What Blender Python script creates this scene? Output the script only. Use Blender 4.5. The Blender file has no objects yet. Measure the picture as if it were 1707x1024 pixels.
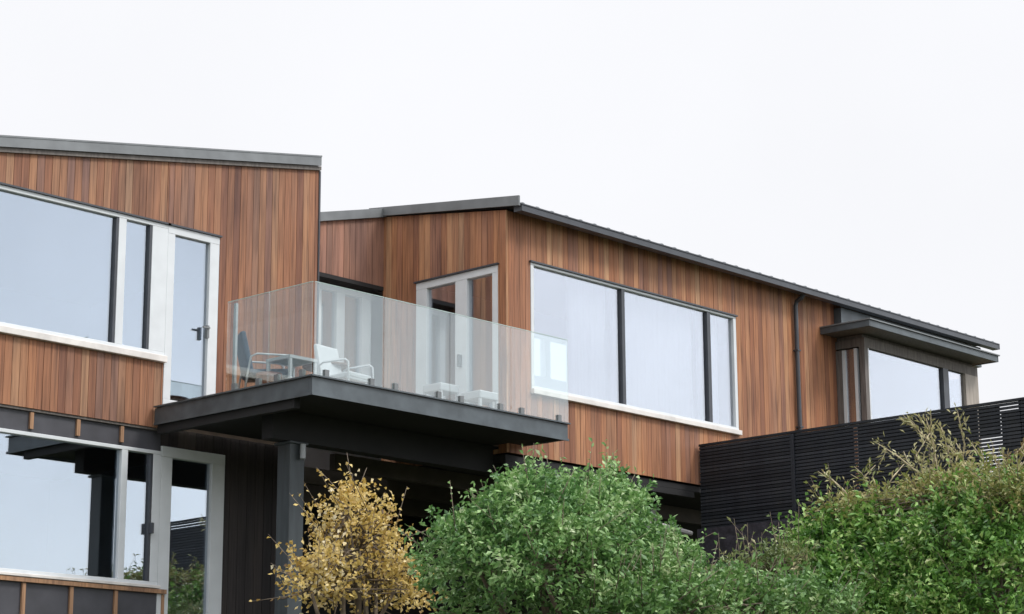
import bpy, math, random
import numpy as np
from mathutils import Matrix, Vector
random.seed(7); RNG = np.random.default_rng(11)
SC = bpy.context.scene
C = SC.collection

# ------------------------------------------------------------------ camera
FPX, YAW, PIT, ROL = 3576.0, 0.744545618, 0.230036216, -0.00474978
Fw = np.array([math.cos(YAW)*math.cos(PIT), math.sin(YAW)*math.cos(PIT), math.sin(PIT)])
_r = np.array([math.sin(YAW), -math.cos(YAW), 0.0]); _u = np.cross(_r, Fw)
Rt = math.cos(ROL)*_r + math.sin(ROL)*_u; Up = math.cos(ROL)*_u - math.sin(ROL)*_r
cd = bpy.data.cameras.new('camera'); cam = bpy.data.objects.new('camera', cd); C.objects.link(cam)
cd.sensor_width = 36.0; cd.lens = FPX/1707*36.0; cd.clip_start = 0.1; cd.clip_end = 6000
cam.matrix_world = Matrix(((Rt[0], Up[0], -Fw[0], 0), (Rt[1], Up[1], -Fw[1], 0), (Rt[2], Up[2], -Fw[2], 0), (0, 0, 0, 1)))
SC.camera = cam

# ------------------------------------------------------------------ light: bright overcast sky, one soft sun
SUN_AZ = math.radians(-62)      # direction towards the sun, measured from +x to +y
SUN_EL = math.radians(48)
W = bpy.data.worlds.new("World"); SC.world = W; W.use_nodes = True
nt = W.node_tree; nt.nodes.clear()
def N(t, **k):
    n = nt.nodes.new(t)
    for a, b in k.items(): setattr(n, a, b)
    return n
wo = N('ShaderNodeOutputWorld'); bg = N('ShaderNodeBackground'); bg.inputs['Strength'].default_value = 0.1
sky = N('ShaderNodeTexSky', sky_type='NISHITA', sun_disc=False, sun_elevation=SUN_EL, sun_rotation=math.pi/2 - SUN_AZ)
tc = N('ShaderNodeTexCoord'); sp = N('ShaderNodeSeparateXYZ')
nt.links.new(tc.outputs['Generated'], sp.inputs[0])
zr = N('ShaderNodeMapRange', interpolation_type='SMOOTHSTEP'); zr.inputs['From Min'].default_value = 0.38; zr.inputs['From Max'].default_value = 1.0
zr.inputs['To Min'].default_value = 7.75; zr.inputs['To Max'].default_value = 22.0     # an overcast dome is brighter overhead
nt.links.new(sp.outputs['Z'], zr.inputs['Value'])
nz = N('ShaderNodeTexNoise'); nz.inputs['Scale'].default_value = 3.2; nz.inputs['Detail'].default_value = 5
nt.links.new(tc.outputs['Generated'], nz.inputs['Vector'])
mul = N('ShaderNodeMath', operation='MULTIPLY'); nt.links.new(zr.outputs[0], mul.inputs[0])
cc = N('ShaderNodeVectorMath', operation='SCALE'); cc.inputs[0].default_value = (0.985, 0.99, 1.02)
nt.links.new(mul.outputs[0], cc.inputs['Scale'])
# the cloud deck thins to pale blue in the half of the sky behind the camera
dt = N('ShaderNodeVectorMath', operation='DOT_PRODUCT'); dt.inputs[1].default_value = (0.55, -0.80, 0.0)
nt.links.new(tc.outputs['Generated'], dt.inputs[0])
am = N('ShaderNodeMapRange', interpolation_type='SMOOTHSTEP'); am.inputs['From Min'].default_value = .1; am.inputs['From Max'].default_value = 0.7
am.inputs['To Min'].default_value = .15; am.inputs['To Max'].default_value = 1.3     # faint cloud ahead, broken cloud behind the camera
nt.links.new(dt.outputs['Value'], am.inputs['Value'])
n0 = N('ShaderNodeMath', operation='SUBTRACT'); n0.inputs[1].default_value = .5; nt.links.new(nz.outputs['Fac'], n0.inputs[0])
n1 = N('ShaderNodeMath', operation='MULTIPLY_ADD'); n1.inputs[2].default_value = 1.0; nt.links.new(n0.outputs[0], n1.inputs[0]); nt.links.new(am.outputs[0], n1.inputs[1])
nt.links.new(n1.outputs[0], mul.inputs[1])
dr = N('ShaderNodeMapRange', interpolation_type='SMOOTHSTEP'); dr.inputs['From Min'].default_value = .35; dr.inputs['From Max'].default_value = 0.9
dr.inputs['To Min'].default_value = 0.03; dr.inputs['To Max'].default_value = 0.30
nt.links.new(dt.outputs['Value'], dr.inputs['Value'])
bs = N('ShaderNodeMapRange', interpolation_type='SMOOTHSTEP'); bs.inputs['From Min'].default_value = .1; bs.inputs['From Max'].default_value = 0.9
bs.inputs['To Min'].default_value = 1.0; bs.inputs['To Max'].default_value = 1.7      # and brighter towards the veiled sun
nt.links.new(dt.outputs['Value'], bs.inputs['Value'])
c2 = N('ShaderNodeVectorMath', operation='SCALE'); nt.links.new(cc.outputs[0], c2.inputs[0]); nt.links.new(bs.outputs[0], c2.inputs['Scale'])
mx = N('ShaderNodeMix', data_type='RGBA')
nt.links.new(dr.outputs[0], mx.inputs['Factor']); nt.links.new(c2.outputs[0], mx.inputs['A']); nt.links.new(sky.outputs[0], mx.inputs['B'])
nt.links.new(mx.outputs['Result'], bg.inputs['Color']); nt.links.new(bg.outputs[0], wo.inputs[0])
sl = bpy.data.lights.new('sun', 'SUN'); sl.energy = 1.5; sl.angle = math.radians(14); sl.color = (1, .96, .9)
sun = bpy.data.objects.new('sun', sl); C.objects.link(sun)
sd = Vector((math.cos(SUN_AZ)*math.cos(SUN_EL), math.sin(SUN_AZ)*math.cos(SUN_EL), math.sin(SUN_EL)))
sun.rotation_euler = sd.to_track_quat('Z', 'Y').to_euler(); sun.location = (0, 0, 60)
vs = SC.view_settings; vs.view_transform = 'Standard'; vs.look = 'None'; vs.exposure = 0.35; vs.gamma = 1.0

# ------------------------------------------------------------------ materials
def mat_nodes(name):
    m = bpy.data.materials.new(name); m.use_nodes = True
    t = m.node_tree; t.nodes.clear()
    o = t.nodes.new('ShaderNodeOutputMaterial')
    return m, t, o
def ramp(t, stops):
    r = t.nodes.new('ShaderNodeValToRGB'); e = r.color_ramp.elements
    while len(e) < len(stops): e.new(0.5)
    for i, (p, c) in enumerate(stops): e[i].position = p; e[i].color = (*c, 1)
    return r
def noise(t, scale, detail=4, vec=None, stretch=(1, 1, 1)):
    n = t.nodes.new('ShaderNodeTexNoise'); n.inputs['Scale'].default_value = scale; n.inputs['Detail'].default_value = detail
    c = t.nodes.new('ShaderNodeTexCoord'); mp = t.nodes.new('ShaderNodeMapping'); mp.inputs['Scale'].default_value = stretch
    t.links.new(c.outputs['Object'], mp.inputs[0]); t.links.new(mp.outputs[0], n.inputs['Vector'])
    return n
def simple(name, col, rough=.6, metal=0.0, var=.18, scale=6, spec=.5, bump=0.0, stretch=(1, 1, 1)):
    m, t, o = mat_nodes(name)
    b = t.nodes.new('ShaderNodeBsdfPrincipled'); t.links.new(b.outputs[0], o.inputs[0])
    n = noise(t, scale, 5, stretch=stretch)
    lo = tuple(c*(1-var) for c in col); hi = tuple(min(1, c*(1+var)) for c in col)
    r = ramp(t, [(.3, lo), (.7, hi)]); t.links.new(n.outputs['Fac'], r.inputs[0]); t.links.new(r.outputs[0], b.inputs['Base Color'])
    b.inputs['Roughness'].default_value = rough; b.inputs['Metallic'].default_value = metal
    b.inputs['Specular IOR Level'].default_value = spec
    if bump:
        bp = t.nodes.new('ShaderNodeBump'); bp.inputs['Strength'].default_value = bump; bp.inputs['Distance'].default_value = .02
        t.links.new(n.outputs['Fac'], bp.inputs['Height']); t.links.new(bp.outputs[0], b.inputs['Normal'])
    return m
def wood(name, stops, rough=.62, grain=.35):
    """every board is its own island, so its tone is random; grain runs along the board"""
    m, t, o = mat_nodes(name)
    b = t.nodes.new('ShaderNodeBsdfPrincipled'); t.links.new(b.outputs[0], o.inputs[0])
    g = t.nodes.new('ShaderNodeNewGeometry'); r = ramp(t, stops); t.links.new(g.outputs['Random Per Island'], r.inputs[0])
    n = noise(t, 1.0, 8, stretch=(42, 42, 1.6))
    n.inputs['Distortion'].default_value = .6
    gr = ramp(t, [(.28, (1-grain*1.25, 1-grain*1.3, 1-grain*1.25)), (.5, (.97, .97, .97)), (.74, (1+grain*.75, 1+grain*.75, 1+grain*.7))]); t.links.new(n.outputs['Fac'], gr.inputs[0])
    mm = t.nodes.new('ShaderNodeMix'); mm.data_type = 'RGBA'; mm.blend_type = 'MULTIPLY'; mm.inputs['Factor'].default_value = 1
    t.links.new(r.outputs[0], mm.inputs['A']); t.links.new(gr.outputs[0], mm.inputs['B'])
    n2 = noise(t, 1.5, 6, stretch=(2.2, 2.2, .45))
    wr = ramp(t, [(.28, (.66, .66, .72)), (.48, (.96, .96, .98)), (.72, (1.2, 1.12, 1.02))]); n2.inputs['Detail'].default_value = 6; t.links.new(n2.outputs['Fac'], wr.inputs[0])
    m2 = t.nodes.new('ShaderNodeMix'); m2.data_type = 'RGBA'; m2.blend_type = 'MULTIPLY'; m2.inputs['Factor'].default_value = 1
    t.links.new(mm.outputs['Result'], m2.inputs['A']); t.links.new(wr.outputs[0], m2.inputs['B'])
    t.links.new(m2.outputs['Result'], b.inputs['Base Color'])
    b.inputs['Roughness'].default_value = rough; b.inputs['Specular IOR Level'].default_value = .3
    bp = t.nodes.new('ShaderNodeBump'); bp.inputs['Strength'].default_value = .25; bp.inputs['Distance'].default_value = .004
    t.links.new(n.outputs['Fac'], bp.inputs['Height']); t.links.new(bp.outputs[0], b.inputs['Normal'])
    return m
def glass(name, refl, refl_col, trans_col, rough=.0, wav=.0):
    m, t, o = mat_nodes(name)
    a = t.nodes.new('ShaderNodeBsdfTransparent'); a.inputs[0].default_value = (*trans_col, 1)
    g = t.nodes.new('ShaderNodeBsdfGlossy'); g.inputs['Color'].default_value = (*refl_col, 1); g.inputs['Roughness'].default_value = rough
    if wav:
        n = noise(t, 1.3, 2); bp = t.nodes.new('ShaderNodeBump'); bp.inputs['Strength'].default_value = wav; bp.inputs['Distance'].default_value = .01
        t.links.new(n.outputs['Fac'], bp.inputs['Height']); t.links.new(bp.outputs[0], g.inputs['Normal'])
    f = t.nodes.new('ShaderNodeLayerWeight'); f.inputs['Blend'].default_value = .5
    pw = t.nodes.new('ShaderNodeMath'); pw.operation = 'POWER'; pw.inputs[1].default_value = 4.0; t.links.new(f.outputs['Facing'], pw.inputs[0])
    ad = t.nodes.new('ShaderNodeMath'); ad.operation = 'MULTIPLY_ADD'; ad.use_clamp = True; ad.inputs[1].default_value = .8; ad.inputs[2].default_value = refl
    t.links.new(pw.outputs[0], ad.inputs[0])
    x = t.nodes.new('ShaderNodeMixShader'); t.links.new(ad.outputs[0], x.inputs[0]); t.links.new(a.outputs[0], x.inputs[1]); t.links.new(g.outputs[0], x.inputs[2])
    t.links.new(x.outputs[0], o.inputs[0])
    return m
def leaf(name, stops, rough=.45, trans=.25):
    m, t, o = mat_nodes(name)
    g = t.nodes.new('ShaderNodeNewGeometry'); r = ramp(t, stops)
    n = noise(t, 3.0, 4)
    ma = t.nodes.new('ShaderNodeMath'); ma.operation = 'MULTIPLY_ADD'; ma.inputs[1].default_value = .55
    mb_ = t.nodes.new('ShaderNodeMath'); mb_.operation = 'MULTIPLY_ADD'; mb_.inputs[1].default_value = 1.5; mb_.inputs[2].default_value = -.5
    t.links.new(n.outputs['Fac'], mb_.inputs[0])
    t.links.new(g.outputs['Random Per Island'], ma.inputs[0]); t.links.new(mb_.outputs[0], ma.inputs[2]); t.links.new(ma.outputs[0], r.inputs[0])
    b = t.nodes.new('ShaderNodeBsdfPrincipled'); t.links.new(r.outputs[0], b.inputs['Base Color']); b.inputs['Roughness'].default_value = rough
    tr = t.nodes.new('ShaderNodeBsdfTranslucent'); t.links.new(r.outputs[0], tr.inputs[0])
    x = t.nodes.new('ShaderNodeMixShader'); x.inputs[0].default_value = trans
    t.links.new(b.outputs[0], x.inputs[1]); t.links.new(tr.outputs[0], x.inputs[2]); t.links.new(x.outputs[0], o.inputs[0])
    return m
M = dict(
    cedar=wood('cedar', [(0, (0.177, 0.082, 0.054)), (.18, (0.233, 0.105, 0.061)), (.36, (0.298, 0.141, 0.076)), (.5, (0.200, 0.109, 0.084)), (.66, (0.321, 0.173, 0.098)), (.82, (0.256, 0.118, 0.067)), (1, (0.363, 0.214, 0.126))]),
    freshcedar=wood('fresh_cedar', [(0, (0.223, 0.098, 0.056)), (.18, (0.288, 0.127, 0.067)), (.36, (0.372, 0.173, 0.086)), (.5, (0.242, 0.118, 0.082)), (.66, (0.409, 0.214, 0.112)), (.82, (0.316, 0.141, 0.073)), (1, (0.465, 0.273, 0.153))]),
    shadecedar=wood('shaded_cedar', [(0, (.20, .11, .085)), (.5, (.27, .145, .10)), (1, (.34, .18, .13))]),  # cedar with the link wall's shade put into its board tones
    darkclad=wood('dark_cladding', [(0, (.020, .017, .017)), (.5, (.035, .029, .028)), (1, (.05, .042, .04))], grain=.3),
    batten=wood('timber_batten', [(0, (.30, .165, .09)), (1, (.40, .24, .14))]),
    backing=simple('building_paper', (.02, .018, .018), .9),
    panel=simple('grey_panel', (.055, .055, .065), .5, var=.25, scale=3),
    white=simple('white_paint', (.60, .63, .65), .38, var=.05, scale=5),
    sill=simple('sill_paint', (.66, .63, .60), .5, var=.14, scale=5),
    dark=simple('dark_aluminium', (.045, .05, .06), .4, var=.15),
    flash=simple('flashing', (.17, .18, .185), .45, .3, var=.15, scale=4),
    roof=simple('roof_metal', (.20, .21, .22), .4, .4, var=.15, scale=3),
    steel=simple('steel_paint', (.075, .09, .10), .42, .1, var=.25, scale=5),
    post=simple('post_paint', (.042, .052, .058), .5, var=.25, scale=5, stretch=(3, 3, .4)),
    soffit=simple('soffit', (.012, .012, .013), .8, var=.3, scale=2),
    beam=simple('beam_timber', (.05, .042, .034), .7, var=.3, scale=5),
    conc=simple('pale_concrete', (.38, .37, .36), .8, var=.15, scale=8),
    curtain=simple('sheer_curtain', (.50, .49, .51), .9, var=.05),
    room=simple('room_paint', (.62, .62, .62), .8, var=.03),
    floor=simple('room_floor', (.22, .16, .11), .5, var=.2),
    deck=wood('deck_boards', [(0, (.22, .17, .13)), (1, (.32, .26, .2))]),
    wglass=glass('window_glass', .40, (.88, .91, .96), (.86, .88, .90), wav=.03),
    tglass=glass('tinted_window_glass', .40, (.82, .89, .96), (.76, .80, .84), wav=.03),
    rglass=glass('railing_glass', .125, (.95, 1.0, 1.0), (.93, .96, .95), wav=.02),
    gedge=simple('glass_edge', (.45, .58, .55), .3, var=.1),
    bay=simple('bay_timber', (.13, .115, .105), .7, var=.3, scale=6, stretch=(5, 5, .6)),
    baypale=simple('bay_facing', (.33, .29, .25), .6, var=.2, scale=6, stretch=(5, 5, .6)),
    fence=wood('fence_stain', [(0, (.014, .017, .022)), (.5, (.021, .025, .032)), (1, (.032, .036, .044))], rough=.5, grain=.25),
    stone=simple('dark_stone', (.03, .027, .036), .9, var=.5, scale=9, bump=.8),
    soil=simple('soil', (.05, .055, .03), .95, var=.5, scale=3, bump=.5),
    bark=simple('bark', (.14, .11, .08), .9, var=.4, scale=14, bump=.4),
    twig=simple('dry_twig', (.40, .34, .22), .85, var=.3, scale=14),
    palewhite=simple('white_metal', (.36, .38, .40), .45, var=.08),
    cushion=simple('blue_cushion', (.05, .075, .11), .85, var=.2, scale=20),
    brownwood=simple('dark_table_wood', (.10, .055, .035), .5, var=.3, scale=8),
    greentop=simple('grey_green_paint', (.12, .16, .15), .6),
    terracotta=simple('terracotta', (.22, .09, .06), .8, var=.2),
    gleaf=leaf('green_leaf', [(0, (.03, .08, .022)), (.3, (.085, .20, .055)), (.55, (.16, .31, .085)), (.8, (.29, .45, .17)), (1, (.56, .66, .40))]),
    rleaf=leaf('bright_leaf', [(0, (.03, .085, .018)), (.35, (.095, .23, .04)), (.6, (.18, .36, .07)), (.85, (.36, .50, .15)), (1, (.60, .64, .34))]),
    oleaf=leaf('olive_leaf', [(0, (.09, .12, .03)), (.4, (.20, .23, .06)), (.7, (.33, .31, .11)), (1, (.48, .38, .2))]),
    yleaf=leaf('autumn_leaf', [(0, (.20, .11, .05)), (.25, (.42, .28, .07)), (.55, (.64, .48, .14)), (.8, (.74, .60, .29)), (1, (.86, .79, .58))], trans=.35),
    dleaf=leaf('deep_leaf', [(0, (.035, .085, .022)), (.4, (.09, .20, .05)), (.75, (.18, .32, .09)), (1, (.45, .54, .28))]),
    tleaf=leaf('straw_leaf', [(0, (.20, .20, .08)), (.5, (.40, .38, .18)), (1, (.62, .58, .34))]),
    mleaf=leaf('muted_leaf', [(0, (.05, .075, .025)), (.4, (.13, .19, .055)), (.7, (.24, .29, .11)), (1, (.48, .44, .24))]),
    dry=leaf('dry_leaf', [(0, (.14, .10, .05)), (.5, (.28, .22, .11)), (1, (.42, .36, .2))]),
)

# ------------------------------------------------------------------ building helpers
LOC = {}
class MB:
    def __init__(s): s.v = []; s.f = []; s.m = []
    def poly(s, vs, fs, mi=0):
        b = len(s.v); s.v += [tuple(map(float, p)) for p in vs]; s.f += [tuple(b+i for i in f) for f in fs]; s.m += [mi]*len(fs); return s
    def box(s, x0, x1, y0, y1, z0, z1, mi=0):
        return s.hexa([(x0, y0, z0), (x1, y0, z0), (x1, y1, z0), (x0, y1, z0), (x0, y0, z1), (x1, y0, z1), (x1, y1, z1), (x0, y1, z1)], mi)
    def hexa(s, p, mi=0):
        return s.poly(p, [(0, 3, 2, 1), (4, 5, 6, 7), (0, 1, 5, 4), (1, 2, 6, 5), (2, 3, 7, 6), (3, 0, 4, 7)], mi)
    def wb(s, axis, u0, u1, w0, w1, z0, z1, mi=0):       # box on a wall: u along the wall, w across it
        if axis == 'x': return s.box(u0, u1, min(w0, w1), max(w0, w1), z0, z1, mi)
        return s.box(min(w0, w1), max(w0, w1), u0, u1, z0, z1, mi)
    def tube(s, pts, rad, n=8, mi=0, cap=True):
        pts = [np.array(p, float) for p in pts]; rad = rad if hasattr(rad, '__len__') else [rad]*len(pts)
        b = len(s.v); up = np.array([0.13, 0.21, 1.0])
        for i, p in enumerate(pts):
            d = pts[min(i+1, len(pts)-1)] - pts[max(i-1, 0)]; d = d/ (np.linalg.norm(d)+1e-9)
            a = np.cross(d, up if abs(d @ up) < 1.0 else np.array([1.0, 0, 0])); a /= np.linalg.norm(a); c = np.cross(d, a)
            for k in range(n):
                t = 2*math.pi*k/n; s.v.append(tuple(p + rad[i]*(a*math.cos(t) + c*math.sin(t))))
        for i in range(len(pts)-1):
            for k in range(n):
                s.f.append((b+i*n+k, b+i*n+(k+1) % n, b+(i+1)*n+(k+1) % n, b+(i+1)*n+k)); s.m.append(mi)
        if cap:
            s.f.append(tuple(b+k for k in range(n))[::-1]); s.m.append(mi)
            e = b+(len(pts)-1)*n; s.f.append(tuple(e+k for k in range(n))); s.m.append(mi)
        return s
    def lathe(s, c, prof, n=20, mi=0):
        b = len(s.v)
        for r, z in prof:
            for k in range(n):
                t = 2*math.pi*k/n; s.v.append((c[0]+r*math.cos(t), c[1]+r*math.sin(t), c[2]+z))
        for i in range(len(prof)-1):
            for k in range(n):
                s.f.append((b+i*n+k, b+i*n+(k+1) % n, b+(i+1)*n+(k+1) % n, b+(i+1)*n+k)); s.m.append(mi)
        s.f.append(tuple(b+k for k in range(n))[::-1]); s.m.append(mi)
        e = b+(len(prof)-1)*n; s.f.append(tuple(e+k for k in range(n))); s.m.append(mi)
        return s
    def build(s, name, mats, parent=None, bevel=0.0, smooth=False, origin=None):
        if not isinstance(mats, (list, tuple)): mats = [mats]
        me = bpy.data.meshes.new(name)
        if parent is not None: o0 = LOC[parent.name]
        else: o0 = origin if origin is not None else (0, 0, 0)
        me.from_pydata([(p[0]-o0[0], p[1]-o0[1], p[2]-o0[2]) for p in s.v], [], s.f)
        for m in mats: me.materials.append(m)
        me.polygons.foreach_set('material_index', s.m)
        if smooth: me.polygons.foreach_set('use_smooth', [True]*len(me.polygons))
        me.update()
        o = bpy.data.objects.new(name, me); C.objects.link(o)
        if parent is not None: o.parent = parent
        else: o.location = o0
        LOC[o.name] = o0
        if bevel:
            bv = o.modifiers.new('bevel', 'BEVEL'); bv.width = bevel; bv.segments = 2; bv.limit_method = 'ANGLE'
        return o
def empty(name, loc, label, cat, group=None):
    o = bpy.data.objects.new(name, None); C.objects.link(o); o.location = loc; o.empty_display_size = .2
    LOC[o.name] = tuple(loc); tag(o, label, cat, group); return o
def tag(o, label=None, cat=None, group=None, kind=None):
    if label: o['label'] = label
    if cat: o['category'] = cat
    if group: o['group'] = group
    if kind: o['kind'] = kind
    return o
def ray(px, py): return Fw + Rt*((px-853.5)/FPX) - Up*((py-512)/FPX)
def on_y(px, py, Y): d = ray(px, py); return d*(Y/d[1])
def on_x(px, py, X): d = ray(px, py); return d*(X/d[0])

def board_wall(name, parent, axis, plane, n, u0, u1, zlo, zhi, openings, mat, pitch=.1, gap=.005, th=.022, back=.12, phase=0.0, bstart=None):
    """vertical boards standing proud of a dark backing slab; zlo/zhi are functions of u; openings (u0,u1,z0,z1)"""
    mb = MB()
    cuts = sorted({u0, u1} | {o[k] for o in openings for k in (0, 1) if u0 < o[k] < u1})
    def spans(a, b):
        m = (a+b)/2; iv = [[zlo(m), None]]
        for o in sorted(openings, key=lambda q: q[2]):
            if o[0] < m < o[1]:
                lo = iv[-1][0]
                if o[2] > lo + .01: iv[-1][1] = o[2]; iv.append([o[3], None])
                else: iv[-1][0] = o[3]
        return iv
    def slab(a, b, w0, w1, z0, z1, mi):
        za, zb = (zhi(a), zhi(b)) if z1 is None else (z1, z1)
        if max(za, zb) - z0 < .01: return
        w0, w1 = min(w0, w1), max(w0, w1)
        if axis == 'x': p = [(a, w0, z0), (b, w0, z0), (b, w1, z0), (a, w1, z0), (a, w0, za), (b, w0, zb), (b, w1, zb), (a, w1, za)]
        else: p = [(w0, a, z0), (w1, a, z0), (w1, b, z0), (w0, b, z0), (w0, a, za), (w1, a, za), (w1, b, zb), (w0, b, zb)]
        mb.hexa(p, mi)
    for a, b in zip(cuts[:-1], cuts[1:]):
        if bstart is not None and b <= bstart: continue
        a2 = a if bstart is None else max(a, bstart)
        for z0, z1 in spans(a, b): slab(a2, b, plane - n*th, plane - n*(th+back), z0, z1, 1)
    us = []; k = math.ceil((u0-phase)/pitch)
    edges = [u0]
    while k*pitch+phase < u1 - .012:
        e = k*pitch + phase
        if e > u0 + .012: edges.append(e)
        k += 1
    edges.append(u1)
    for c in cuts[1:-1]:
        if min(abs(c-e) for e in edges) > .012: edges.append(c)
    edges.sort()
    for a, b in zip(edges[:-1], edges[1:]):
        d = random.uniform(-.002, .002)
        for z0, z1 in spans(a, b): slab(a+gap/2, b-gap/2, plane + n*d, plane - n*(th+.003), z0 - .002, z1, 0)
    return mb.build(name, [mat, M['backing']], parent)

def window(name, parent, axis, plane, n, z0, z1, u0, u1, bars, panes, rail=.05, botrail=None, depth=.08, sill=None, head=True, proud=.012, mull=(), glz='wglass'):
    """frame mesh with panes, dark mullions and a sill as its own children"""
    botrail = rail if botrail is None else botrail
    f = MB(); wo_, wi = plane + n*proud, plane - n*depth
    f.wb(axis, u0, u1, wo_, wi, z1-rail, z1); f.wb(axis, u0, u1, wo_, wi, z0, z0+botrail)
    for a, b in bars: f.wb(axis, a, b, wo_ - n*.002, wi, z0+botrail, z1-rail)
    fr = f.build(name, M['white'], parent, bevel=.004)
    for a, b in panes:
        MB().wb(axis, a, b, plane - n*.035, plane - n*.047, z0+botrail, z1-rail).build('pane', M[glz], fr)
    for a, b in mull:
        MB().wb(axis, a, b, plane + n*.004, wi+n*.01, z0+botrail, z1-rail).build('mullion', M['dark'], fr)
    if head: MB().wb(axis, u0-.02, u1+.02, plane + n*.035, plane - n*.02, z1+.002, z1+.022).build('head_flashing', M['dark'], fr)
    if sill:
        MB().wb(axis, u0-.01, u1+.01, plane + n*.06, plane - n*.05, z0-sill-.002, z0-.002).build('sill', M['sill'], fr, bevel=.006)
    return fr

# ------------------------------------------------------------------ key dimensions (metres; the camera is at height 0)
Y0, Y1, X1 = 19.16, 17.226, 18.60        # street face of the tall wing, street face and balcony face of the long wing
ZD = 4.41                                # balcony floor
XE = 29.5                                # far end of the long wing
BX0, BX1, BY0 = 14.81, 18.87, 16.50      # balcony edges
house = empty('timber_house', (18.6, 17.2, 1.4), 'two storey cedar-clad house with white windows, glass-railed balcony and low metal roofs', 'house')

# --- tall wing, upper storey
zt = lambda u: 7.005 + (u-12.61)*.1742
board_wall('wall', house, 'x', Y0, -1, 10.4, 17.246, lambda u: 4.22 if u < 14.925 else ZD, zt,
           [(10.9, 14.925, 4.97, 6.60), (14.925, 15.69, ZD, 6.60)], M['cedar'])
window('window', house, 'x', Y0, -1, 5.05, 6.60, 10.9, 14.925, [(10.9, 10.96), (14.225, 14.33), (14.70, 14.925)],
       [(10.96, 14.19), (14.33, 14.665)], rail=.045, sill=.075, mull=[(14.19, 14.225), (14.665, 14.70)], glz='tglass')
door = window('balcony_door', house, 'x', Y0, -1, ZD+.01, 6.60, 14.925, 15.69, [(14.925, 15.03), (15.55, 15.69)], [(15.03, 15.55)], rail=.09, botrail=.14, mull=[], glz='tglass')
MB().box(15.50, 15.53, Y0-.06, Y0-.012, 5.35, 5.50).box(15.43, 15.53, Y0-.075, Y0-.055, 5.46, 5.48).build('handle', M['flash'], door)
board_wall('side_wall', house, 'y', 17.27, 1, Y0, 25.0, lambda u: ZD, lambda u: 7.80, [], M['cedar'], bstart=Y0+.15)
MB().box(17.252, 17.276, Y0-.012, Y0-.003, ZD, zt(17.26)-.05).build('corner_trim', M['dark'], house)
def slope_slab(x0, x1, za, zb, y0, y1, th):
    return [(x0, y0, za), (x1, y0, zb), (x1, y1, zb), (x0, y1, za), (x0, y0, za+th), (x1, y0, zb+th), (x1, y1, zb+th), (x0, y1, za+th)]
rf = MB().hexa(slope_slab(10.3, 17.25, zt(10.3)+.02, zt(17.25)+.02, Y0-.04, 25.2, .092)).build('roof', M['roof'], house)
MB().hexa(slope_slab(10.3, 17.235, zt(10.3)+.008, zt(17.235)+.008, Y0-.065, Y0-.045, .108)).hexa(slope_slab(10.3, 17.24, zt(10.3)+.118, zt(17.24)+.118, Y0-.07, Y0+.12, .02)).build('barge_flashing', M['flash'], rf)
MB().hexa(slope_slab(10.3, 17.26, zt(10.3)-.045, zt(17.26)-.045, Y0-.036, Y0-.004, .05)).build('barge_batten', M['bay'], rf)

# --- tall wing, lower storey
LP = Y0 + .05
lw = MB()
lw.box(10.4, 14.96, LP, LP+.14, 3.965, 4.24).box(10.4, 15.06, LP, LP+.14, 1.2, 2.41).box(10.4, 10.9, LP, LP+.14, 2.36, 3.965)
lwo = lw.build('lower_wall', M['panel'], house)
for bx in (11.4, 12.0, 12.6, 13.20, 13.81, 14.40):
    for za, zb in ((1.2, 2.355), (4.0, 4.18)): MB().box(bx-.022, bx+.022, LP-.03, LP-.002, za, zb).build('batten', M['batten'], lwo)
MB().box(15.03, 15.065, LP-.025, LP-.002, 1.2, 2.355).build('batten', M['batten'], lwo)
MB().box(10.4, 14.96, LP-.035, LP-.003, 4.19, 4.215).build('soffit_strip', M['bay'], lwo)
window('lower_window', house, 'x', LP, -1, 2.45, 3.965, 10.9, 14.97, [(10.9, 10.96), (14.42, 14.505), (14.86, 14.97)],
       [(10.96, 14.42), (14.505, 14.83)], rail=.04, sill=.034, head=False, mull=[(14.83, 14.86)], glz='tglass')
MB().box(10.4, 15.075, LP-.05, LP-.002, 2.362, 2.408).build('top_rail', M['batten'], lwo)
ld = window('lower_door', house, 'x', LP, -1, 1.42, 4.03, 14.972, 15.90, [(14.972, 15.13), (15.71, 15.90)], [(15.13, 15.71)], rail=.12, botrail=.2, head=False, glz='tglass')
MB().box(14.83, 14.86, LP-.06, LP-.014, 3.02, 3.14).build('window_latch', M['dark'], bpy.data.objects['lower_window'])
board_wall('dark_wall', house, 'x', LP, -1, 14.965, 16.72, lambda u: 1.2, lambda u: 4.24, [(14.97, 15.905, 1.2, 4.04)], M['darkclad'], pitch=.13)
MB().box(16.60, 16.72, LP+.16, 23.5, 1.2, 4.2).build('return_wall', M['darkclad'], house)

# --- long wing
ze = 7.15
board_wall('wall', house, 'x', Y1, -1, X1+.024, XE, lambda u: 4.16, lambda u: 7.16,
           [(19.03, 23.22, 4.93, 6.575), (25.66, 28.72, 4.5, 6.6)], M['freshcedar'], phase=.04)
window('window', house, 'x', Y1, -1, 4.99, 6.575, 19.03, 23.22, [(19.03, 19.085), (23.16, 23.22)],
       [(19.085, 20.78), (20.84, 22.58), (22.65, 23.16)], rail=.028, botrail=.04, sill=.065, mull=[(20.78, 20.84), (22.58, 22.65)])
zg = lambda v: 7.16 + (v-Y1)*.150
board_wall('gable_wall', house, 'y', X1, -1, Y1, 19.40, lambda v: 4.16, zg, [(17.37, 18.78, ZD-.2, 6.50)], M['freshcedar'], bstart=Y1+.15, phase=.046)
fd = window('french_door', house, 'y', X1, -1, ZD+.01, 6.49, 17.37, 18.78, [(17.37, 17.46), (17.89, 18.09), (18.59, 18.78)], [(17.46, 17.89), (18.09, 18.59)], rail=.09, botrail=.13)
MB().box(X1-.07, X1-.014, 17.97, 18.0, 5.3, 5.45).build('handle', M['flash'], fd)
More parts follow.
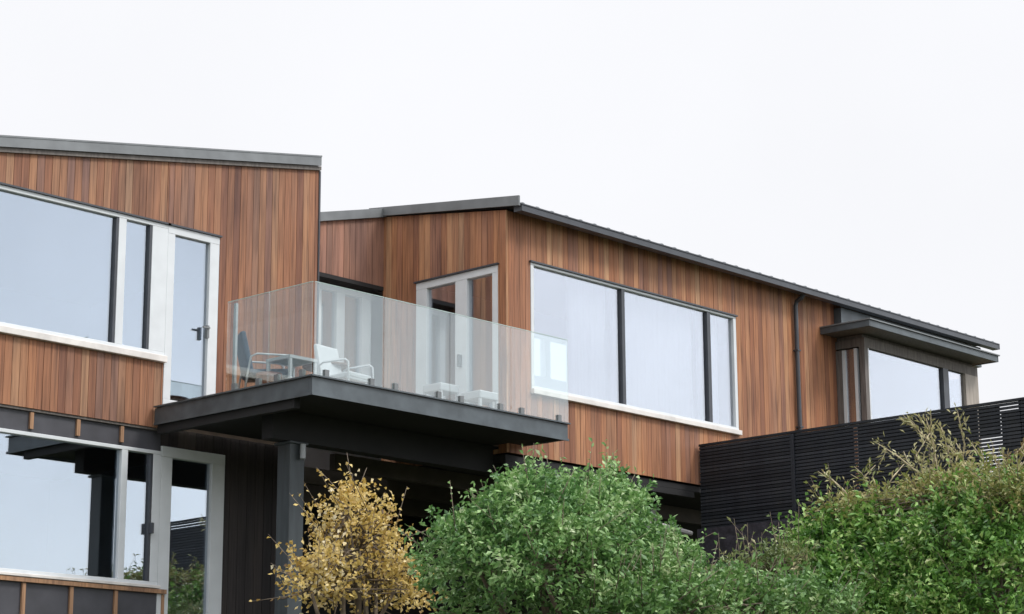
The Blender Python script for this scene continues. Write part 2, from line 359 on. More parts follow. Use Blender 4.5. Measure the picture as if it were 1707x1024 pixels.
# link between the wings: short shaded wall over a recessed entry
YL = 19.385
board_wall('link_wall', house, 'x', YL, -1, 17.30, X1+.03, lambda u: 6.555, lambda u: 7.215 + (u-17.54)*.25, [], M['shadecedar'])
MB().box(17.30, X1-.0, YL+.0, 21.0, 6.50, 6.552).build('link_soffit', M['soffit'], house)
MB().hexa(slope_slab(17.30, X1-.002, 7.215-.24*.25, 7.215+1.058*.25, YL-.05, YL+1.5, .118)).build('link_roof', M['flash'], house)
rw = window('entry_window', house, 'x', 19.62, -1, ZD, 6.50, 17.30, X1, [(17.30, 17.40), (17.62, 17.74), (18.0, 18.14), (18.44, 18.6)], [(17.40, 17.62), (17.74, 18.0), (18.14, 18.44)], rail=.08, botrail=.1, head=False)
ec = MB()
for i in range(26): ec.tube([(17.34+i*.047, 19.80+.018*(i % 2), ZD), (17.34+i*.047, 19.80+.018*(i % 2), 6.48)], .026, 8)
ec.build('curtain', M['white'], rw, smooth=True)  # white folds added close behind the glass to pale the entry panes
# roof of the long wing: ribbed sheet, gutter, barge
rs = MB(); ey0, ey1 = Y1-.26, 23.4; sl_ = .150
def zr_(y): return 7.235 + (y-Y1)*sl_
nx = int((XE+.38 - (X1-.02))/.27)+1; prof = []
for i in range(nx):
    x = X1-.02 + i*.27
    prof += [(x, 0), (x+.02, .014), (x+.06, .014), (x+.08, 0)]
prof = [(a, b) for a, b in prof if a <= XE+.38]
for a, b in zip(prof[:-1], prof[1:]):
    rs.hexa([(a[0], ey0, zr_(ey0)+a[1]-.03), (b[0], ey0, zr_(ey0)+b[1]-.03), (b[0], ey1, zr_(ey1)+b[1]-.03), (a[0], ey1, zr_(ey1)+a[1]-.03),
             (a[0], ey0, zr_(ey0)+a[1]), (b[0], ey0, zr_(ey0)+b[1]), (b[0], ey1, zr_(ey1)+b[1]), (a[0], ey1, zr_(ey1)+a[1])])
roof2 = rs.build('roof', M['roof'], house)
MB().hexa([(X1+.01, Y1-.2, 7.155), (XE+.3, Y1-.2, 7.155), (XE+.3, ey1, zr_(ey1)-.11), (X1+.01, ey1, zr_(ey1)-.11),
           (X1+.01, Y1-.2, 7.158), (XE+.3, Y1-.2, 7.158), (XE+.3, ey1, zr_(ey1)-.034), (X1+.01, ey1, zr_(ey1)-.034)]).build('roof_lining', M['soffit'], roof2)
g = MB()   # open gutter: bottom, back and lipped front
g.box(X1-.01, XE+.36, Y1-.26, Y1-.15, 7.10, 7.112).box(X1-.01, XE+.36, Y1-.27, Y1-.258, 7.10, 7.175).box(X1-.01, XE+.36, Y1-.152, Y1-.14, 7.112, 7.19).box(X1-.01, XE+.36, Y1-.28, Y1-.258, 7.175, 7.19)
g.box(X1-.016, X1-.01, Y1-.275, Y1-.14, 7.10, 7.19).box(XE+.36, XE+.366, Y1-.275, Y1-.14, 7.10, 7.19)
g.build('gutter', M['dark'], roof2)  # its dark colour also stands for the shadow band under the roof edge
MB().hexa([(X1-.07, Y1-.27, 7.165+sl_*-.27+.03), (X1-.045, Y1-.27, 7.165+sl_*-.27+.03), (X1-.045, 19.6, zg(19.6)), (X1-.07, 19.6, zg(19.6)),
           (X1-.07, Y1-.27, 7.30-.02), (X1-.045, Y1-.27, 7.30-.02), (X1-.045, 19.6, zg(19.6)+.115), (X1-.07, 19.6, zg(19.6)+.115)]).build('barge_flashing', M['flash'], roof2)
dp = MB(); dx = 24.60
dp.tube([(dx, Y1-.19, 7.11), (dx, Y1-.15, 7.06), (dx, Y1-.07, 7.02), (dx, Y1-.048, 6.96), (dx, Y1-.048, 3.4)], .032, 12)
for z in (6.3, 5.2): dp.box(dx-.04, dx+.04, Y1-.085, Y1-.004, z, z+.02)
dp.build('downpipe', M['dark'], house, smooth=False)
board_wall('end_wall', house, 'y', XE, 1, Y1+.03, 23.3, lambda v: 4.16, zg, [], M['freshcedar'])
MB().box(X1+.15, 25.55, 23.1, 23.3, 4.16, 8.0).box(25.55, 26.66, 23.1, 23.3, 4.16, 6.88).box(25.55, 26.66, 23.1, 23.3, 7.66, 8.0).box(26.66, XE-.15, 23.1, 23.3, 4.16, 8.0).build('back_wall', M['room'], house)
MB().box(25.55, 26.66, 23.14, 23.26, 6.88, 6.94).box(25.55, 26.66, 23.14, 23.26, 7.60, 7.66).box(25.55, 25.60, 23.14, 23.26, 6.94, 7.60).box(26.61, 26.66, 23.14, 23.26, 6.94, 7.60).box(25.93, 26.05, 23.14, 23.26, 6.94, 7.60).build('clerestory_window', M['white'], house)
# rooms behind the glass
MB().box(X1+.16, XE-.16, Y1+.16, 23.08, 4.16, 4.30).build('floor', M['floor'], house)
MB().box(10.5, 17.1, Y0+.16, 24.9, 4.26, 4.40).build('floor', M['floor'], house)
MB().box(10.42, 10.5, Y0+.16, 24.9, 1.2, 6.7).box(10.5, 17.1, 23.5, 23.6, 1.2, 6.7).box(10.5, 17.1, Y0+.16, 24.9, 6.72, 6.78).box(17.04, 17.1, Y0+.16, 23.5, 4.4, 6.72).box(16.5, 16.58, Y0+.22, 23.5, 1.2, 4.24).build('room_lining', M['room'], house)
MB().box(10.5, 16.5, Y0+.2, 23.5, 1.2, 1.4).build('floor', M['floor'], house)
MB().box(17.3, X1, 20.9, 21.0, ZD, 6.5).build('entry_back_wall', M['room'], house)
# curtains at the far side of the big window
for a0, a1 in ((20.05, 20.74), (20.9, 22.5), (22.70, 23.12)):
    cu = MB(); ng = int((a1-a0)/.055)
    for i in range(ng):
        a = a0 + i*.055 + random.uniform(-.008, .008); w = Y1+.24+.006*(i % 2)
        cu.tube([(a, w, 4.5), (a+random.uniform(-.012, .012), w+random.uniform(-.01, .01), 6.9)], random.uniform(.05, .06), 10)
    cu.build('curtain', M['curtain'], house, smooth=True)

# --- bay window under its flat canopy
bx0, bx1, by = 25.63, 28.75, 16.73
bay = MB()
bay.box(bx0+.04, bx1-.04, by+.06, Y1-.004, 6.602, 6.66).box(bx0, bx0+.09, by, by+.09, 4.4, 6.46).box(bx0, bx0+.07, Y1-.10, Y1-.002, 4.4, 6.46).box(bx0, bx1, by-.002, by+.1, 6.46, 6.60).box(bx0, bx0+.1, by+.1, Y1-.002, 6.48, 6.60)
bay.box(bx0, bx1, by, Y1, 4.2, 4.4).box(bx1-.1, bx1, by+.1, Y1, 4.4, 6.46)
bayo = bay.build('bay_window', M['bay'], house)
MB().box(28.38, 28.75, by-.004, by+.1, 4.4, 6.46).build('end_post', M['baypale'], bayo)
MB().box(bx0+.01, bx0+.06, Y1-.155, Y1-.102, 4.4, 6.46).box(bx0+.01, bx0+.06, by+.14, by+.19, 4.4, 6.46).build('side_frame', M['white'], bayo)
MB().box(bx0+.03, bx0+.04, by+.19, Y1-.155, 4.4, 6.46).build('pane', M['wglass'], bayo)
MB().box(27.75, 27.90, by+.0, by+.09, 4.4, 6.46).build('mullion', M['dark'], bayo)
MB().box(25.72, 25.76, by+.01, by+.08, 4.4, 6.46).box(25.76, 27.75, by+.01, by+.08, 4.4, 4.5).build('frame', M['white'], bayo)
MB().box(25.76, 27.75, by+.04, by+.05, 4.5, 6.46).build('pane', M['wglass'], bayo)
MB().box(27.90, 28.38, by+.04, by+.05, 4.4, 6.46).build('pane', M['wglass'], bayo)
cn = MB().box(25.28, 28.78, 16.41, Y1-.004, 6.665, 6.73).build('canopy', M['bay'], house)
MB().box(25.27, 28.79, 16.385, 16.408, 6.655, 6.745).box(25.255, 25.278, 16.385, Y1-.004, 6.655, 6.745).box(28.782, 28.805, 16.385, Y1-.004, 6.655, 6.745).build('canopy_fascia', M['steel'], cn)
MB().box(25.24, 28.82, 16.36, Y1-.006, 6.747, 6.765).build('canopy_flashing', M['flash'], cn)

MB().box(25.62, XE+.02, Y1-.13, Y1-.004, 6.78, 7.095).build('eave_bulkhead', M['steel'], house)

# --- balcony
bal = MB()
x = BX0+.06; k = 0
while BY0+.08+k*.1 < Y0-.1:
    y = BY0+.08+k*.1; xr = (BX1-.05) if y < Y1-.12 else X1-.04
    bal.box(BX0+.05, xr, y, y+.092, ZD-.025, ZD); k += 1
balo = bal.build('balcony', M['deck'], house)
fa = MB()
fa.box(BX0, BX1, BY0, BY0+.045, 4.25, 4.43).box(BX0, BX0+.045, BY0+.047, Y0-.02, 4.25, 4.43).box(BX1-.045, BX1, BY0+.047, Y1-.02, 4.25, 4.43)
fa.box(BX0-.03, BX1+.02, BY0-.03, BY0+.03, 4.436, 4.452).box(BX0-.03, BX0+.03, BY0+.032, Y0-.03, 4.436, 4.452)
fa.box(BX0-.015, BX1, BY0-.02, BY0-.002, 4.235, 4.262).box(BX0-.02, BX0-.002, BY0, Y0-.03, 4.235, 4.262)
fa.build('fascia', M['steel'], balo)
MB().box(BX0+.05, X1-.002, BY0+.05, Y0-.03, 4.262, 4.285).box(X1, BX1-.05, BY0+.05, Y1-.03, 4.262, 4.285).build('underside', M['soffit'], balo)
MB().box(BX0+.3, X1+.25, 17.46, 17.64, 3.93, 4.258).build('bearer', M['soffit'], balo)
MB().box(BX0+.02, BX0+.10, BY0+.3, Y0-.05, 4.14, 4.258).build('edge_beam', M['soffit'], balo)
px0 = 15.36
MB().box(px0, px0+.21, 17.45, 17.66, 1.2, 3.925).box(px0-.03, px0+.24, 17.42, 17.69, 3.90, 3.928).box(px0-.05, px0+.26, 17.40, 17.71, 1.2, 1.26).build('post', M['post'], balo, bevel=.008)
gz0, gz1 = 4.46, 5.46
fx = [BX0+.02, 15.85, 16.88, 17.89, BX1+.03]
for a, b in zip(fx[:-1], fx[1:]):
    p = MB().box(a+.006, b-.006, BY0+.004, BY0+.016, gz0, gz1).build('glass_panel', M['rglass'], balo)
    MB().box(a+.006, b-.006, BY0+.003, BY0+.017, gz1+.001, gz1+.007).build('polished_edge', M['gedge'], p)
    for q in (a+.18, b-.18): MB().box(q-.03, q+.03, BY0-.012, BY0+.032, 4.44, 4.53).build('clamp', M['flash'], p)
sy = [BY0+.02, 17.22, 17.92]
for a, b in zip(sy[:-1], sy[1:]):
    p = MB().box(BX0+.004, BX0+.016, a+.006, b-.006, gz0, gz1).build('glass_panel', M['rglass'], balo)
    MB().box(BX0+.003, BX0+.017, a+.006, b-.006, gz1+.001, gz1+.007).build('polished_edge', M['gedge'], p)
    for q in (a+.15, b-.15): MB().box(BX0-.012, BX0+.032, q-.03, q+.03, 4.44, 4.53).build('clamp', M['flash'], p)
MB().box(BX0+.03, BX0+.06, 17.80, 17.84, ZD, 5.44).build('stanchion', M['palewhite'], balo)

# --- undercroft below the long wing
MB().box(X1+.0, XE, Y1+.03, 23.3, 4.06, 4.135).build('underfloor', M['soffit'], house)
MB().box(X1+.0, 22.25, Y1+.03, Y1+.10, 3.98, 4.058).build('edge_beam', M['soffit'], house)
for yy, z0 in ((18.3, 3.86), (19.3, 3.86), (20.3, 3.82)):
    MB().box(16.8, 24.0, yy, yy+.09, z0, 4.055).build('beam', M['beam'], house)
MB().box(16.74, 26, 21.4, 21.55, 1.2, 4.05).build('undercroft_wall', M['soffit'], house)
MB().box(21.9, 22.25, 17.9, 18.0, 3.62, 3.9).build('bracket', M['conc'], house)
MB().tube([(21.3, 17.35, 3.60), (22.28, 17.35, 3.52)], .035, 8).build('rail', M['conc'], house)
for xx in (19.6, 21.6): MB().box(xx, xx+.12, 18.29, 18.41, 1.2, 3.855).build('pile', M['beam'], house)

# ------------------------------------------------------------------ terrain
def smooth(a, b, v):
    t = np.clip((v-a)/(b-a), 0, 1); return t*t*(3-2*t)
def hgt(x, y):
    s = (x+y)/math.sqrt(2)
    z = -1.6 + 2.85*smooth(4, 21, s)
    bank = smooth(20.9, 22.2, x)*smooth(-6, 6, y)
    return z + 1.75*np.clip(bank, 0, 1)
gx = np.unique(np.concatenate([np.linspace(-3000, -60, 8), np.linspace(-60, -5, 12), np.linspace(-5, 36, 75), np.linspace(36, 90, 12), np.linspace(90, 3000, 8)]))
gy = gx
tm = MB(); nxg = len(gx)
XX, YY = np.meshgrid(gx, gy, indexing='ij'); ZZ = hgt(XX, YY)
ZZ = ZZ + .04*np.sin(XX*2.1+YY)*np.cos(YY*1.7)*(np.abs(XX-15) < 40)*(np.abs(YY-15) < 40)
tm.v = [(float(a), float(b), float(c)) for a, b, c in zip(XX.ravel(), YY.ravel(), ZZ.ravel())]
for i in range(nxg-1):
    for j in range(nxg-1):
        tm.f.append((i*nxg+j, (i+1)*nxg+j, (i+1)*nxg+j+1, i*nxg+j+1)); tm.m.append(0)
tag(tm.build('ground', M['soil'], smooth=True), kind='structure')

# ------------------------------------------------------------------ fence on its stone wall
XF = 22.31
fn = empty('slat_fence', (XF, 14.0, 3.0), 'black stained horizontal slat fence climbing right from the house, pale gaps near its end', 'fence')
sm = MB(); pitch = .0443; ns = 25
for i in range(ns):
    z = 4.655 - (i+1)*pitch + .006
    for a, b in ((10.0, 12.43), (12.43, 15.69), (15.69, 17.19)):
        sm.box(XF-.018+random.uniform(-.002, .002), XF+.004, a+.004, b-.004, z, z+pitch-.013)
sm.box(XF-.03, XF+.02, 9.97, 17.19, 4.657, 4.685)
sm.build('slats', M['fence'], fn)
for y in (10.04, 12.42, 15.69, 17.15): MB().box(XF+.006, XF+.09, y-.045, y+.045, 2.3, 4.655).build('post', M['fence'], fn)
MB().box(XF-.03, XF-.019, 15.66, 15.72, 3.55, 4.65).build('cover_strip', M['fence'], fn)
MB().box(XF+.006, XF+.02, 13.02, 14.72, 3.5, 4.645).box(XF+.006, XF+.02, 14.78, 15.64, 3.5, 4.645).box(XF+.006, XF+.02, 15.74, 17.1, 3.5, 4.65).box(XF+.006, XF+.02, 10, 12.7, 3.5, 4.53).box(XF+.006, XF+.02, 12.72, 13.0, 4.27, 4.645).build('backing_sheet', M['fence'], fn)
st = MB().box(XF-.09, XF+.16, 9.95, 17.2, 0.4, 3.555).build('retaining_wall', M['stone'], origin=(XF, 13.3, 1.5))
tag(st, 'low dark stone retaining wall carrying the black slat fence', 'wall')

# ------------------------------------------------------------------ balcony furniture
def lounge_chair(loc, rz, frame, cush, label, seat_h=.36, back_h=.72, scale=1.0):
    t = empty('lounge_chair', loc, label, 'chair', 'chairs on the balcony')
    def P(x, y, z):
        c, s = math.cos(rz), math.sin(rz); x, y, z = x*scale, y*scale, z*scale; return (loc[0]+c*x-s*y, loc[1]+s*x+c*y, loc[2]+z)
    for sx in (-1, 1):
        x = sx*.27
        MB().tube([P(x, -.26, 0), P(x, -.28, .30), P(x, -.27, .52), P(x, -.22, .56), P(x, .18, .56), P(x, .26, .52), P(x, .30, .30), P(x, .34, 0)], .012, 8).build('side_frame', frame, t, smooth=True)
    MB().tube([P(-.27, -.26, seat_h-.06), P(.27, -.26, seat_h-.06)], .014, 8).build('front_rail', frame, t)
    MB().hexa([P(-.25, -.28, seat_h-.05), P(.25, -.28, seat_h-.05), P(.25, .25, seat_h-.09), P(-.25, .25, seat_h-.09), P(-.25, -.28, seat_h+.04), P(.25, -.28, seat_h+.04), P(.25, .25, seat_h), P(-.25, .25, seat_h)]).build('seat', cush, t, bevel=.02)
    MB().hexa([P(-.25, .20, seat_h-.06), P(.25, .20, seat_h-.06), P(.25, .28, seat_h-.06), P(-.25, .28, seat_h-.06), P(-.24, .33, back_h), P(.24, .33, back_h), P(.24, .40, back_h-.01), P(-.24, .40, back_h-.01)]).build('backrest', cush, t, bevel=.02)
    return t
lounge_chair((15.32, 17.82, ZD), math.radians(60), M['palewhite'], M['cushion'], 'white framed lounge chair with dark blue cushions beside the white balcony post', scale=.86, back_h=.86)
lounge_chair((16.02, 17.3, ZD), math.radians(8), M['palewhite'], M['palewhite'], 'all white tubular chair with upright back behind the front glass of the balcony', back_h=.86, scale=.8)
tx, ty = 15.33, 17.42
ot = empty('low_table', (tx, ty, ZD), 'low white framed table with grey green top at the balcony corner', 'table')
for a, b in ((-1, -1), (-1, 1), (1, -1), (1, 1)): MB().box(tx+a*.18-.016, tx+a*.18+.016, ty+b*.18-.016, ty+b*.18+.016, ZD, ZD+.38).build('leg', M['palewhite'], ot)
MB().box(tx-.2, tx+.2, ty-.2, ty-.165, ZD+.382, ZD+.415).box(tx-.2, tx+.2, ty+.165, ty+.2, ZD+.382, ZD+.415).box(tx-.2, tx-.165, ty-.163, ty+.163, ZD+.382, ZD+.415).box(tx+.165, tx+.2, ty-.163, ty+.163, ZD+.382, ZD+.415).build('frame', M['palewhite'], ot)
MB().box(tx-.163, tx+.163, ty-.163, ty+.163, ZD+.385, ZD+.41).build('tabletop', M['greentop'], ot)
MB().box(tx-.16, tx+.16, ty-.16, ty+.16, ZD+.12, ZD+.14).build('shelf', M['greentop'], ot)
tb = empty('round_table', (16.15, 17.75, ZD), 'small round dark wood table with steel leg by the cedar wall corner', 'table')
MB().lathe((16.15, 17.75, ZD+.48), [(.02, 0), (.27, 0), (.28, .012), (.28, .028), (.02, .03)]).build('tabletop', M['brownwood'], tb)
MB().lathe((16.15, 17.75, ZD), [(.17, 0), (.17, .015), (.02, .03), (.02, .478)]).build('pedestal', M['steel'], tb)
for (x, y, h, lb) in ((18.2, 17.95, .60, 'taller white stool in front of the left french door leaf'), (18.2, 17.30, .42, 'lower white stool in front of the right french door leaf')):
    s_ = empty('stool', (x, y, ZD), lb, 'stool', 'white stools on the balcony')
    MB().box(x-.16, x+.16, y-.16, y+.16, ZD+h-.10, ZD+h).build('seat', M['palewhite'], s_, bevel=.015)
    for a, b in ((-1, -1), (-1, 1), (1, -1), (1, 1)): MB().box(x+a*.14-.015, x+a*.14+.015, y+b*.14-.015, y+b*.14+.015, ZD, ZD+h-.1).build('leg', M['palewhite'], s_)
pt = empty('plant_pot', (15.12, 17.55, ZD), 'small terracotta pot standing at the left edge of the balcony', 'pot')
MB().lathe((15.12, 17.55, ZD), [(.09, 0), (.13, .2), (.145, .2), (.145, .24), (.12, .24), (.11, .2)]).build('bowl', M['terracotta'], pt)
wl = empty('wall_light', (15.55, 17.42, 3.82), 'small white cylinder light on the dark steel post under the balcony', 'lamp')
MB().tube([(15.50, 17.40, 3.74), (15.50, 17.40, 3.90)], .032, 12).build('shade', M['palewhite'], wl)
MB().box(15.48, 15.52, 17.40, 17.448, 3.80, 3.84).build('bracket', M['dark'], wl)

# ------------------------------------------------------------------ plants
def nrm(a): return a/(np.linalg.norm(a, axis=-1, keepdims=True)+1e-9)
def leaves_mesh(name, P, D, L, Wd, mat, parent, fold=.25, droop=.15):
    """one small folded leaf per row: position P, axis D, length L, width Wd"""
    n = len(P); D = nrm(D); R = nrm(np.cross(D, nrm(RNG.normal(size=(n, 3))))); Nn = np.cross(R, D)
    L = L[:, None]; Wd = Wd[:, None]
    base = P; tip = P + D*L - np.array([0, 0, 1])*L*droop; mid = P + D*L*.5 + Nn*Wd*fold*.0
    l = mid + R*Wd*.5 + Nn*Wd*fold; r = mid - R*Wd*.5 + Nn*Wd*fold
    V = np.stack([base, l, tip, r], 1).reshape(-1, 3) - np.array(LOC[parent.name])
    idx = np.arange(n)*4
    F = np.empty((n*2, 3), int); F[0::2] = np.stack([idx, idx+2, idx+1], 1); F[1::2] = np.stack([idx, idx+3, idx+2], 1)
    me = bpy.data.meshes.new(name)
    me.vertices.add(len(V)); me.vertices.foreach_set('co', V.ravel())
    me.loops.add(F.size); me.loops.foreach_set('vertex_index', F.ravel())
    me.polygons.add(len(F)); me.polygons.foreach_set('loop_start', np.arange(0, F.size, 3)); me.polygons.foreach_set('loop_total', np.full(len(F), 3))
    me.materials.append(mat); me.update(); me.validate()
    o = bpy.data.objects.new(name, me); C.objects.link(o); o.parent = parent; LOC[o.name] = LOC[parent.name]
    return o
def shrub(name, base, lobes, nshoot, mat, label, cat='shrub', group=None, per=9, leaf_l=.085, leaf_w=.035, shoot=.16, up=.55, inner=.3, stems=7, stemmat=None, jitter=.10, sparse=0.0, wild=.06):
    base = np.array(base, float); t = empty(name, tuple(base), label, cat, group)
    cs = np.array([l[0] for l in lobes]); rs_ = np.array([l[1] for l in lobes])
    wts = (rs_.prod(1)**(2/3)); wts /= wts.sum()
    P = []; Nn = []
    tries = 0
    while sum(map(len, P)) < nshoot and tries < 60:
        tries += 1
        k = RNG.choice(len(lobes), size=nshoot, p=wts); d = nrm(RNG.normal(size=(nshoot, 3))); d[:, 2] = np.where(d[:, 2] < -.35, -d[:, 2], d[:, 2])
        lump = 1 + jitter*np.sin(d[:, 0]*5+k)*np.cos(d[:, 1]*6+d[:, 2]*4+k*2) + RNG.normal(size=nshoot)*jitter*.5
        dep = np.where(RNG.random(nshoot) < inner, RNG.uniform(.45, .9, nshoot), 1.0)
        p = cs[k] + d*rs_[k]*(lump*dep)[:, None]
        ok = np.ones(nshoot, bool)
        for j in range(len(lobes)):
            q = (((p-cs[j])/rs_[j])**2).sum(1); ok &= (k == j) | (q > .55)
        ok &= p[:, 2] > base[2] + .05
        P.append(p[ok]); Nn.append(nrm(d/rs_[k])[ok])
    P = np.concatenate(P)[:nshoot]; Nn = np.concatenate(Nn)[:nshoot]
    n = len(P)
    S = nrm(Nn*.8 + np.array([0, 0, up]) + RNG.normal(size=(n, 3))*.35)
    SL = shoot*RNG.uniform(.5, 1.4, n); lg = RNG.random(n) < wild; SL = np.where(lg, SL*2.1, SL); P = P + S*np.where(lg, SL*.3, 0)[:, None]
    tt = (np.arange(per)+.5)/per
    LP_ = (P[:, None, :] + S[:, None, :]*(SL[:, None]*(tt[None, :]-.5))[:, :, None]).reshape(-1, 3)
    LD = (S[:, None, :]*.55 + nrm(RNG.normal(size=(n, per, 3)))*.8).reshape(-1, 3)
    m = len(LP_); keep = RNG.random(m) > sparse
    LP_, LD = LP_[keep], LD[keep]; m = len(LP_)
    leaves_mesh('foliage', LP_, LD, leaf_l*RNG.uniform(.6, 1.3, m), leaf_w*RNG.uniform(.7, 1.25, m), mat, t)
    sb = MB(); sm_ = stemmat or M['bark']
    ids = RNG.choice(n, size=min(n, stems*9), replace=False)
    for i in range(stems):
        c = cs[i % len(cs)] + RNG.normal(size=3)*rs_[i % len(cs)]*.25
        b = base + np.array([RNG.normal()*.12, RNG.normal()*.12, -.15])
        mid = b*.5 + c*.5 + RNG.normal(size=3)*.06
        sb.tube([b, mid, c], [.035, .024, .014], 7)
        for q in ids[i*9:(i+1)*9]:
            e = P[q]; h = c*.55 + e*.45 + RNG.normal(size=3)*.05
            sb.tube([c, h, e], [.012, .008, .004], 5)
    for q in np.nonzero(lg)[0][:160]:            # bare twig inside each stray shoot
        a0 = P[q] - S[q]*SL[q]*.75; sb.tube([a0, P[q]-S[q]*SL[q]*.1, P[q]+S[q]*SL[q]*.5], [.006, .004, .002], 4)
    sb.build('stem', sm_, t, smooth=True)
    return t
def lobe(px, py, Y, rx, ry, rz): return (on_y(px, py, Y), (rx, ry, rz))
def gz(x, y): return float(hgt(np.array(x), np.array(y)))
def gb(px, Y): p = on_y(px, 1000, Y); return (p[0], p[1], gz(p[0], p[1]))

# yellow shrub
Yb = 14.7
shrub('autumn_shrub', gb(600, Yb), [lobe(605, 985, Yb, .50, .5, .46), lobe(590, 900, Yb, .38, .4, .40), lobe(577, 856, Yb, .18, .2, .26), lobe(530, 975, Yb-.1, .28, .3, .34), lobe(660, 1000, Yb, .26, .3, .34), lobe(638, 890, Yb, .18, .2, .2)],
      760, M['yleaf'], 'loose shrub with small yellow autumn leaves in front of the dark steel post', per=7, leaf_l=.052, leaf_w=.036, shoot=.26, up=.7, inner=.4, sparse=.12, jitter=.22, stems=9, wild=.08)
# rounded green shrub
Yb = 12.3
shrub('rounded_shrub', gb(930, Yb), [lobe(925, 985, Yb, .98, .88, .89), lobe(880, 900, Yb-.2, .54, .52, .48), lobe(1000, 885, Yb, .50, .48, .48), lobe(790, 950, Yb, .40, .44, .44), lobe(1080, 960, Yb-.1, .44, .44, .42), lobe(930, 960, Yb-.65, .6, .35, .52)],
      3900, M['gleaf'], 'big rounded green shrub with small dense leaves beneath the balcony end', per=8, leaf_l=.062, leaf_w=.029, shoot=.14, jitter=.15, wild=.07)
Yb = 11.4
shrub('spreading_shrub', gb(1160, Yb), [lobe(1110, 1030, Yb, .56, .55, .40), lobe(1230, 1035, Yb, .56, .55, .36), lobe(1330, 1045, Yb, .5, .55, .40), lobe(1030, 1050, Yb-.1, .4, .45, .36)],
      2000, M['dleaf'], 'low spreading dark green shrub along the bottom, right of the rounded shrub', per=8, leaf_l=.068, leaf_w=.03, shoot=.17, jitter=.2, wild=.08)
def lobx(px, py, X, rx, ry, rz): return (on_x(px, py, X), (rx, ry, rz))
def gbx(px, X): p = on_x(px, 1000, X); return (p[0], p[1], gz(p[0], p[1]))
Xb = 20.7
shrub('leafy_bush', gbx(1440, Xb), [lobx(1450, 965, Xb, .75, .85, .72), lobx(1400, 918, Xb, .45, .5, .42), lobx(1500, 912, Xb, .5, .5, .48), lobx(1370, 950, Xb-.2, .35, .4, .5), lobx(1430, 1000, Xb-.6, .5, .7, .5), lobx(1480, 1060, Xb-.7, .6, .8, .55), lobx(1370, 1050, Xb-.5, .6, .6, .55)],
      3000, M['rleaf'], 'bright green leafy bush in front of the black slat fence', per=8, leaf_l=.085, leaf_w=.042, shoot=.19, jitter=.16, wild=.12)
Xb = 20.2
shrub('olive_bush', gbx(1640, Xb), [lobx(1640, 955, Xb, .75, .8, .82), lobx(1620, 885, Xb, .45, .5, .42), lobx(1700, 878, Xb, .5, .5, .42), lobx(1560, 960, Xb, .5, .5, .6), lobx(1690, 980, Xb-.3, .6, .6, .7), lobx(1620, 1060, Xb-.4, .7, .8, .6), lobx(1540, 1040, Xb-.3, .5, .6, .5)],
      3200, M['rleaf'], 'larger yellowish green bush at the right edge below the twiggy stems', per=8, leaf_l=.078, leaf_w=.034, shoot=.2, jitter=.17, wild=.14)
Xb = 20.4
shrub('olive_shrub', gbx(1650, Xb), [lobx(1630, 840, Xb-.25, .38, .55, .34), lobx(1690, 850, Xb-.5, .35, .4, .36), lobx(1560, 835, Xb, .32, .4, .24), lobx(1440, 858, Xb+.2, .35, .6, .2)],
      900, M['oleaf'], 'olive and straw coloured shrub top between the green bushes and the slat fence', per=7, leaf_l=.085, leaf_w=.028, shoot=.22, sparse=.1, jitter=.2)
Xb = 19.6
shrub('low_plant', gbx(1240, Xb), [lobx(1250, 965, Xb, .3, .42, .2), lobx(1190, 985, Xb, .3, .3, .18), lobx(1310, 950, Xb, .3, .3, .26)],
      420, M['mleaf'], 'low olive green plant filling the gap under the stone retaining wall', cat='plant', per=6, leaf_l=.09, leaf_w=.026, shoot=.26, up=1.0, sparse=.15, jitter=.3)
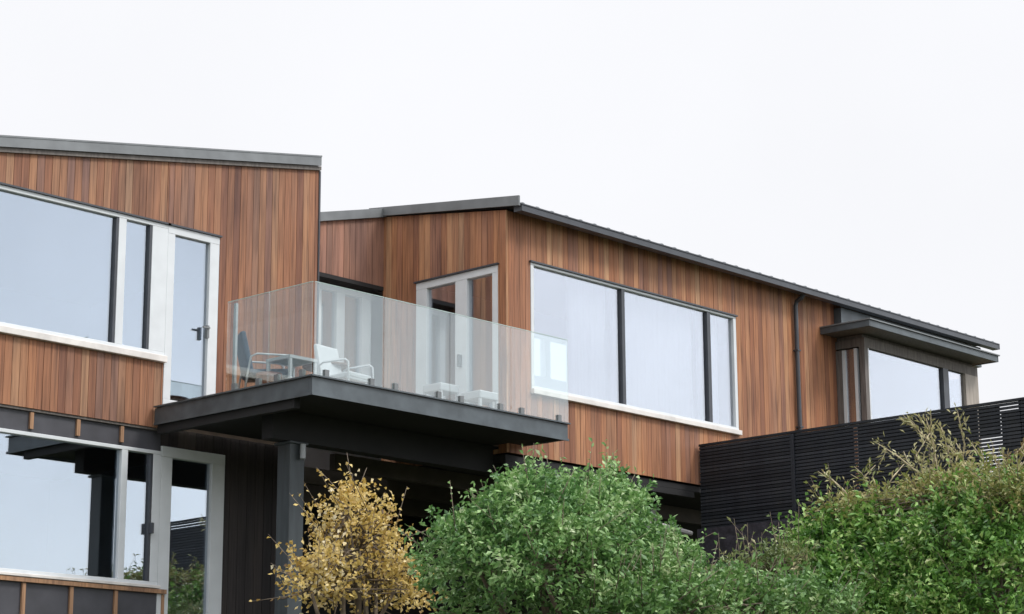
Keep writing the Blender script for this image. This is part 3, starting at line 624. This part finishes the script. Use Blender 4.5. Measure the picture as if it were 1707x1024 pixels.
# twiggy plant in front of the fence
def twiggy(name, X, stems, label, mat, nleaf=40, ll=.09, lw=.022):
    p0 = on_x(*stems[0][0], X); t = empty(name, (X, p0[1], gz(X, p0[1])), label, 'plant')
    b = MB(); P = []; D = []
    for pts in stems:
        w = [on_x(px, py, X) + np.array([(i*.12-.1)*random.uniform(-1, 1), 0, 0]) for i, (px, py) in enumerate(pts)]
        w = [np.array((X, w[0][1], gz(X, w[0][1])))] + w
        b.tube(w, list(np.linspace(.022, .005, len(w))), 6)
        for i in range(nleaf):
            k = RNG.integers(1, len(w)-1) if len(w) > 2 else 0; s = RNG.random(); q = w[k]*(1-s) + w[k+1]*s; d = nrm(w[k+1]-w[k])
            P.append(q + RNG.normal(size=3)*.045); D.append(d*.8 + RNG.normal(size=3)*.45 + np.array([0, 0, .2]))
        for j in range(4):
            k = RNG.integers(1, len(w)-1) if len(w) > 2 else 0; q = w[k]*.5 + w[k+1]*.5; d = nrm(nrm(w[k+1]-w[k]) + RNG.normal(size=3)*.5)
            e = q + d*RNG.uniform(.12, .3); b.tube([q, q*.5+e*.5+RNG.normal(size=3)*.01, e], [.006, .005, .003], 5)
            for i in range(8): s = RNG.random(); P.append(q*(1-s)+e*s); D.append(d + RNG.normal(size=3)*.5)
    b.build('stem', M['twig'], t, smooth=True)
    P = np.array(P); D = np.array(D); n = len(P)
    leaves_mesh('foliage', P, D, ll*RNG.uniform(.6, 1.3, n), lw*RNG.uniform(.7, 1.3, n), mat, t)
    return t
twiggy('twiggy_plant', 21.3, [[(1580, 850), (1565, 790), (1545, 740), (1520, 695)], [(1575, 850), (1555, 800), (1550, 745), (1555, 700)], [(1585, 850), (1540, 795), (1500, 762), (1462, 738)], [(1590, 850), (1600, 790), (1600, 740), (1615, 690)], [(1585, 850), (1580, 800), (1575, 760), (1570, 712)], [(1570, 850), (1545, 800), (1530, 760), (1535, 715)], [(1590, 850), (1610, 800), (1605, 775), (1590, 745)]],
       'straw coloured twiggy plant rising above the green bushes against the fence', M['tleaf'], nleaf=95)
twiggy('bare_sapling', 20.9, [[(1690, 830), (1672, 790), (1690, 760), (1702, 738)], [(1680, 830), (1690, 790), (1700, 770)]],
       'thin bare sapling with a few reddish leaves at the right edge by the fence gaps', M['dry'], nleaf=10)

twiggy('wispy_plant', 20.8, [[(1640, 840), (1645, 800), (1640, 770), (1632, 735)], [(1645, 840), (1660, 805), (1668, 780), (1664, 750)], [(1655, 840), (1690, 810), (1705, 780), (1720, 750)]],
       'yellow green wispy shoots in front of the lit fence gaps at the right', M['oleaf'], nleaf=40)
twiggy('low_twigs', 20.9, [[(1420, 850), (1410, 820), (1395, 800), (1370, 785)], [(1440, 850), (1450, 815), (1448, 795), (1455, 775)], [(1480, 850), (1478, 815), (1490, 795), (1488, 770)]],
       'short olive twigs rising from the bright bush left of the tall twiggy plant', M['oleaf'], nleaf=30)
